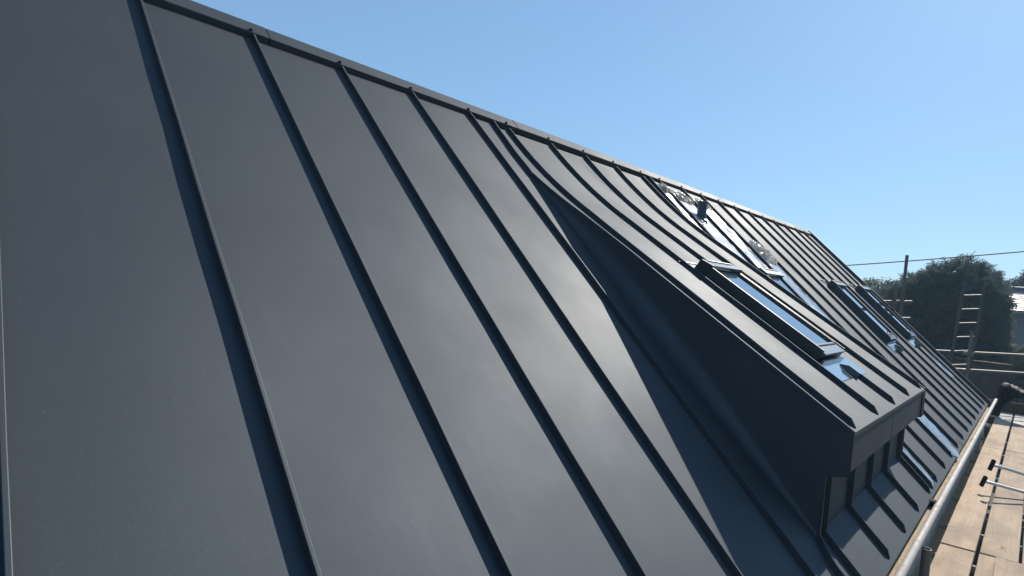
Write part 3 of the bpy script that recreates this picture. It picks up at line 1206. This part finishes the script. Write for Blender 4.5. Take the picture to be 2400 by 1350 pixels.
def coupler(p, parent=gs):
    b = MB()
    P = Vector(p)
    for dx in (-0.035, 0.035):
        b.tube([tuple(P + Vector((dx, dx, -0.03))), tuple(P + Vector((dx, dx, 0.03)))], 0.034, 10)
    b.tube([tuple(P + Vector((-0.06, -0.06, 0))), tuple(P + Vector((0.07, 0.05, 0.01)))], 0.03, 10)
    b.tube([tuple(P + Vector((0.02, 0.05, 0.0))), tuple(P + Vector((0.04, 0.10, 0.03)))], 0.012, 8)
    return b.build('coupler', M['tube_dark'], parent)


coupler((10.66, 1.27, -1.06))
coupler((10.61, 1.20, -1.08))
coupler((10.735, 1.36, -1.06))
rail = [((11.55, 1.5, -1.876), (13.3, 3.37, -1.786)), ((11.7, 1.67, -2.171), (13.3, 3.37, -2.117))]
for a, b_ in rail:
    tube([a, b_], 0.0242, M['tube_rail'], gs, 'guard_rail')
tube([(11.93, 2.193, -GZ), (11.93, 2.194, -2.185), (11.965, 2.195, -1.453)], 0.0242, M['tube_dark'], gs, 'standard')
coupler((11.93, 2.19, -1.85))
coupler((11.93, 2.19, -2.15))
for i, z in enumerate((-2.62, -2.86)):
    b = MB()
    b.box8([(12.32, 2.45, z - .2), (12.75, 4.2, z - .2), (12.72, 4.2, z - .2), (12.29, 2.45, z - .2), (12.32, 2.45, z), (12.75, 4.2, z), (12.72, 4.2, z), (12.29, 2.45, z)])
    b.build('toe_board', M['dark_wood'], gs)

# ladder leaning above the gable scaffold
lad = thing('ladder', (11.9, 2.1, -GZ), 'aluminium ladder leaning up in front of the dark conifer', 'ladder')
A0, A1 = Vector((12.076, 2.014, -0.63)), Vector((11.959, 1.951, -2.081))
B0, B1 = Vector((12.335, 2.285, -0.59)), Vector((12.215, 2.213, -2.04))
for p, q in ((A0, A1), (B0, B1)):
    d = (q - p).normalized()
    foot = p + d * ((p.z + GZ) / -d.z)
    b = MB()
    x = Vector((0.69, 0.72, 0)).normalized()
    y = d.cross(x).normalized()
    secs = []
    for P in (p, foot):
        secs.append([tuple(P + x * sx * 0.011 + y * sy * 0.028) for sx, sy in ((-1, -1), (1, -1), (1, 1), (-1, 1))])
    b.sweep(secs)
    b.build('stile', M['alu_dull'], lad, bevel=0.003)
for i in range(-1, 18):
    t = (0.219 - 0.005) / 1.455 + i * 0.172
    if i < 0:
        continue
    p, q = A0 + (A1 - A0) * t, B0 + (B1 - B0) * t
    if p.z < -GZ + 0.2:
        break
    tube([tuple(p), tuple(q)], 0.0105, M['alu'], lad, 'rung', 10)

# ------------------------------------------------------------------ behind: wall, trees, neighbour, cable
def brick_wall():
    w = thing('garden_wall', (18, 3, -GZ), 'dark brick garden wall in shade beyond the scaffold', 'wall')
    X = Vector((0.30, 0.95, 0)).normalized()
    Y = Vector((-0.95, 0.30, 0)).normalized()
    P0 = Vector((17.2, -1.6, -GZ))
    Ln = 9.5
    Ht = lambda t: 2.80 - 0.028 * (t - 3.6) * 1.2
    b = MB()
    c = [P0, P0 + X * Ln, P0 + X * Ln - Y * .2, P0 - Y * .2]
    b.box8([tuple(p) for p in c] + [tuple(p + Vector((0, 0, Ht(t) - 0.03))) for p, t in zip(c, (0, Ln, Ln, 0))])
    b.build('mortar_core', M['mortar'], w)
    b = MB()
    z = 0.9
    row = 0
    while z < 3.1:
        t = -0.11 * (row % 2)
        while t < Ln:
            l = 0.215
            if z + 0.065 < Ht(t) + random.uniform(-0.02, 0.03):
                d = random.uniform(0.006, 0.022)
                a0, a1 = max(0, t), min(Ln, t + l)
                if a1 - a0 > 0.03:
                    p = P0 + X * a0 + Vector((0, 0, z))
                    q = P0 + X * a1 + Vector((0, 0, z))
                    b.box8([tuple(p), tuple(q), tuple(q + Y * d), tuple(p + Y * d)] + [tuple(k + Vector((0, 0, .065))) for k in (p, q, q + Y * d, p + Y * d)])
            t += 0.225
        z += 0.075
        row += 1
    o = b.build('brickwork', M['brick'], w)
    o['kind'] = 'stuff'
    b = MB()
    t = 0
    while t < Ln - 0.1:
        l = random.uniform(0.3, 0.5)
        h = Ht(t) - 0.03 + random.uniform(-0.01, 0.02)
        p, q = P0 + X * t + Vector((0, 0, h)), P0 + X * (t + l - .012) + Vector((0, 0, h))
        b.box8([tuple(k) for k in (p + Y * .03, q + Y * .03, q - Y * .24, p - Y * .24)] + [tuple(k + Vector((0, 0, .05))) for k in (p + Y * .03, q + Y * .03, q - Y * .24, p - Y * .24)])
        t += l
    b.build('coping', M['brick'], w)


brick_wall()


def foliage(points, dirs, size, shape='spray', r=None, droop=0.25):
    """many small leaf sprays as plain triangles: numpy arrays of centre points and outward directions"""
    n = len(points)
    V, F = [], []
    d = dirs / np.linalg.norm(dirs, axis=1, keepdims=True)
    rnd = r.normal(0, 1, (n, 3))
    a = np.cross(d, rnd)
    a /= np.linalg.norm(a, axis=1, keepdims=True)
    sz = size * r.uniform(0.6, 1.35, n)[:, None]
    if shape == 'spray':
        # central plume with side barbs, tip drooping
        down = np.array([0, 0, -1.0]) * droop
        p0 = points
        p1 = points + d * sz * 0.5
        p2 = points + d * sz + down * sz
        w = 0.17
        tri = []
        tri.append((p0 - a * sz * w * .4, p0 + a * sz * w * .4, p2))
        for s in (-1, 1):
            for t, l in ((0.15, 0.5), (0.42, 0.42), (0.68, 0.3)):
                q = p0 * (1 - t) + p2 * t
                q2 = q + d * sz * 0.1
                e = q + a * s * sz * l * 0.8 + d * sz * l * 0.75 + down * sz * 0.35
                tri.append((q, q2, e))
    else:
        tri = []
        for k in range(3):
            off = r.normal(0, 0.5, (n, 3)) * sz
            b1 = np.cross(d, a)
            q = points + off
            tl = r.normal(0, 0.5, (n, 1))
            x = a * np.cos(tl * 3) + b1 * np.sin(tl * 3)
            y = np.cross(d, x)
            tri.append((q - x * sz * .5, q + y * sz * .28 + d * sz * .1, q + x * sz * .5))
            tri.append((q - x * sz * .5, q + x * sz * .5, q - y * sz * .28 - d * sz * .05))
    return tri


def tri_mesh(tri, name, m, parent):
    V = np.concatenate([np.stack(t, 1).reshape(-1, 3) for t in tri])
    V = V * np.array([1, -1, 1]) + np.array([0, 0, GZ])
    nf = len(V) // 3
    me = bpy.data.meshes.new(name)
    me.vertices.add(len(V))
    me.vertices.foreach_set('co', V.astype(np.float32).ravel())
    me.loops.add(len(V))
    me.loops.foreach_set('vertex_index', np.arange(len(V), dtype=np.int32))
    me.polygons.add(nf)
    me.polygons.foreach_set('loop_start', np.arange(0, len(V), 3, dtype=np.int32))
    me.materials.append(m)
    me.update(calc_edges=True)
    o = bpy.data.objects.new(name, me)
    sc.collection.objects.link(o)
    attach(o, parent)
    return o


def tree(name, base, blobs, label, m, n, size, shape, seed, trunk_r=0.22, lean=(0, 0, 0), droop=0.25, group=None, cat='tree', core=0.8):
    """blobs: (u, o, z, ru, ro, rz) lobes of the crown; leaves fill the outer shell of each"""
    r = np.random.default_rng(seed)
    e = thing(name, base, label, cat, group)
    top = max(blobs, key=lambda q: q[2])
    b = MB()
    b.tube([base, (base[0] * .6 + top[0] * .4, base[1] * .6 + top[1] * .4, base[2] * .55 + top[2] * .45), (top[0], top[1], top[2])], trunk_r, 10, True, trunk_r * 0.25)
    tk = b.build('trunk', M['bark'], e, smooth=True)
    b = MB()
    for q in blobs:
        s = (base[0] * .5 + top[0] * .5, base[1] * .5 + top[1] * .5, base[2] * .6 + q[2] * .4)
        b.tube([s, (q[0], q[1], q[2])], trunk_r * 0.35, 7, True, 0.02)
    b.build('limb', M['bark'], e, smooth=True)
    vol = np.array([q[3] * q[4] + q[3] * q[5] + q[4] * q[5] for q in blobs])
    cnt = (n * vol / vol.sum()).astype(int)
    P, D = [], []
    for q, k in zip(blobs, cnt):
        d = r.normal(0, 1, (k, 3))
        d /= np.linalg.norm(d, axis=1, keepdims=True)
        lump = 1 + 0.10 * np.sin(d[:, 0] * 7 + q[0]) * np.sin(d[:, 1] * 6 + q[1]) + 0.07 * np.sin(d[:, 2] * 11 + d[:, 0] * 5)
        rad = (r.uniform(core ** 3, 1.0, k) ** (1 / 3) * lump)[:, None]
        c = np.array(q[:3])
        s = np.array(q[3:])
        P.append(c + d * s * rad)
        D.append(d / s + np.array(lean) + r.normal(0, 0.35, (k, 3)))
    P, D = np.concatenate(P), np.concatenate(D)
    tri_mesh(foliage(P, D, size, shape, r, droop), 'crown', m, e)
    # inner boughs that close the middle of the crown
    P2, D2 = [], []
    for q, k in zip(blobs, cnt):
        d = r.normal(0, 1, (k, 3))
        d /= np.linalg.norm(d, axis=1, keepdims=True)
        P2.append(np.array(q[:3]) + d * np.array(q[3:]) * r.uniform(0.15, 0.66, (k, 1)))
        D2.append(d + r.normal(0, .5, (k, 3)))
    tri_mesh(foliage(np.concatenate(P2), np.concatenate(D2), size * 0.9, 'leaf', r), 'inner_foliage', m, e)
    return e


# big conifer: outline read at its distance (u about 21)
tree('conifer_tree', (22.5, 1.2, -GZ),
     [(22.3, 1.1, -0.95, 1.3, 1.1, 1.45), (22.3, 1.68, -1.15, 1.1, 0.58, 1.2), (22.3, 0.25, -1.1, 1.2, 0.9, 1.15), (22.3, -0.45, -1.55, 1.1, 0.7, 1.0),
      (22.3, 0.95, -2.6, 1.4, 1.4, 1.7), (22.2, 1.72, -2.6, 1.1, 0.68, 1.6), (22.3, -0.3, -2.7, 1.2, 1.1, 1.5), (22.3, 1.0, -4.0, 1.4, 1.5, 1.3), (22.3, -0.6, -4.0, 1.2, 1.2, 1.3)],
     'large dark conifer with feathery top behind the ladder', M['conifer'], 34000, 0.27, 'spray', 11, 0.3, (0.0, 0.45, 0.35), 0.2)
tree('broadleaf_tree', (31, -2.6, -GZ),
     [(31, -2.9, -1.25, 2.0, 1.9, 1.25), (31, -1.4, -1.2, 1.8, 1.4, 1.35), (31, -4.6, -2.3, 2.0, 2.0, 1.2), (31, -2.4, -3.4, 2.2, 3.2, 1.7)],
     'rounded green tree showing just past the roof edge, left of the conifer', M['broadleaf'], 26000, 0.12, 'leaf', 12, 0.25)
tree('broadleaf_tree', (36, 4.0, -GZ),
     [(36, 3.2, 0.35, 1.4, 1.1, 0.9), (36, 4.6, 0.7, 1.6, 1.5, 1.1), (36, 2.5, -0.1, 1.2, 0.9, 0.8), (36, 4.5, -2.0, 1.8, 2.2, 1.6)],
     'dark tree rising behind the neighbouring pale roof at the right edge', M['conifer'], 16000, 0.14, 'leaf', 13, 0.25)
tree('hedge_bush', (31, 3.4, -GZ),
     [(31, 2.9, -0.6, 0.8, 0.8, 0.75), (31, 4.2, -0.6, 0.8, 1.0, 0.8)],
     'yellow green bush peeping over the ridge of the neighbouring roof', M['hedge'], 5000, 0.12, 'leaf', 14, 0.1, cat='bush')
tree('hedge_bush', (18.9, 2.9, -GZ),
     [(18.9, 2.95, -2.35, 0.5, 0.35, 0.5), (18.9, 3.5, -2.5, 0.5, 0.5, 0.55), (18.9, 3.2, -3.4, 0.6, 0.7, 1.0)],
     'grey green bush against the brick wall, right of the conifer', M['broadleaf'], 7000, 0.07, 'leaf', 15, 0.08, cat='bush')

# neighbouring house, low slope towards us
nb = thing('neighbour_house', (25, 4.8, -GZ), 'neighbouring house with pale slate roof beside the conifer', 'house')
X = Vector((0.28, 0.96, 0)).normalized()
Yb = Vector((-0.96, 0.28, 0)).normalized()
NP0 = Vector((24.4, 1.2, -0.95))
pit = math.radians(26)
slope_len = 1.75
dn_ = (Yb * -math.cos(pit) + Vector((0, 0, math.sin(pit)))).normalized()
nrm = (Yb * math.sin(pit) + Vector((0, 0, math.cos(pit)))).normalized()
Lr = 6.0
b = MB()
c = [NP0 - nrm * .06, NP0 + X * Lr - nrm * .06, NP0 + X * Lr + dn_ * slope_len - nrm * .06, NP0 + dn_ * slope_len - nrm * .06]
b.box8([tuple(p - nrm * .05) for p in c] + [tuple(p) for p in c])
b.build('roof_deck', M['ridge_tile'], nb)
proto = None
rows_n, colw = 12, 0.3
ct = 0
for r_ in range(rows_n):
    s0 = slope_len * r_ / rows_n
    t = -0.15 * (r_ % 2)
    while t < 3.2:
        P = NP0 + X * t + dn_ * s0
        if proto is None:
            q = slope_len / rows_n
            b = MB()
            pts = [P - nrm * .02, P + X * (colw - .008) - nrm * .02, P + X * (colw - .008) + dn_ * (q * 1.25) - nrm * .05, P + dn_ * (q * 1.25) - nrm * .05]
            b.box8([tuple(p) for p in pts] + [tuple(p + nrm * .022) for p in pts])
            proto = b.build('slate', M['slate'], nb)
            pP = P
        else:
            d = P - pP
            cc = proto.copy()
            sc.collection.objects.link(cc)
            cc.parent = nb
            cc.matrix_parent_inverse = Matrix.Translation(Vector((d.x, -d.y, d.z)) + Vector((0, 0, random.uniform(-.003, .003)))) @ proto.matrix_parent_inverse
        ct += 1
        t += colw
b = MB()
R0 = NP0 + dn_ * slope_len
b.tube([tuple(R0 - X * .1), tuple(R0 + X * Lr)], 0.085, 12)
b.build('ridge_tiles', M['ridge_tile'], nb, smooth=True)
b = MB()
q0 = NP0 - Yb * .3 + X * .25
q = [q0, q0 + X * (Lr - .5), q0 + X * (Lr - .5) - Yb * 2.6, q0 - Yb * 2.6]
b.box8([(p.x, p.y, -GZ) for p in q] + [(p.x, p.y, -1.08) for p in q])
b.build('wall', M['house_wall'], nb)
b = MB()
b.tube([tuple(NP0 + Yb * .03 + Vector((0, 0, -.09))), tuple(NP0 + X * Lr + Yb * .03 + Vector((0, 0, -.09)))], 0.05, 8)
b.build('gutter', M['house_wall'], nb)

# overhead cable
A, B = Vector((20, -2.6, -0.10)), Vector((20, 5.5, 1.12))
pts = []
for t in np.linspace(0, 1, 24):
    p = A + (B - A) * t
    p.z -= 0.10 * 4 * t * (1 - t) * 0.5
    pts.append(tuple(p))
b = MB()
b.tube(pts, 0.016, 8)
tag(b.build('overhead_cable', M['cable'], None, smooth=True), 'black overhead cable crossing the sky above the conifer', 'cable')

# ------------------------------------------------------------------ thin haze volume, added to lift the tone of the far trees
hm = bpy.data.materials.new('haze_air')
hm.use_nodes = True
hn = hm.node_tree
for n in list(hn.nodes):
    if n.type != 'OUTPUT_MATERIAL':
        hn.nodes.remove(n)
hv = hn.nodes.new('ShaderNodeVolumePrincipled')
hv.inputs['Color'].default_value = (0.50, 0.76, 1.0, 1)
hv.inputs['Density'].default_value = 0.0017
hv.inputs['Anisotropy'].default_value = 0.2
hn.links.new(hv.outputs[0], [n for n in hn.nodes if n.type == 'OUTPUT_MATERIAL'][0].inputs['Volume'])
b = MB()
b.box(-610, 910, -610, 610, -GZ - 1.0, 2.6)
tag(b.build('haze', hm), None, None, None, 'stuff')
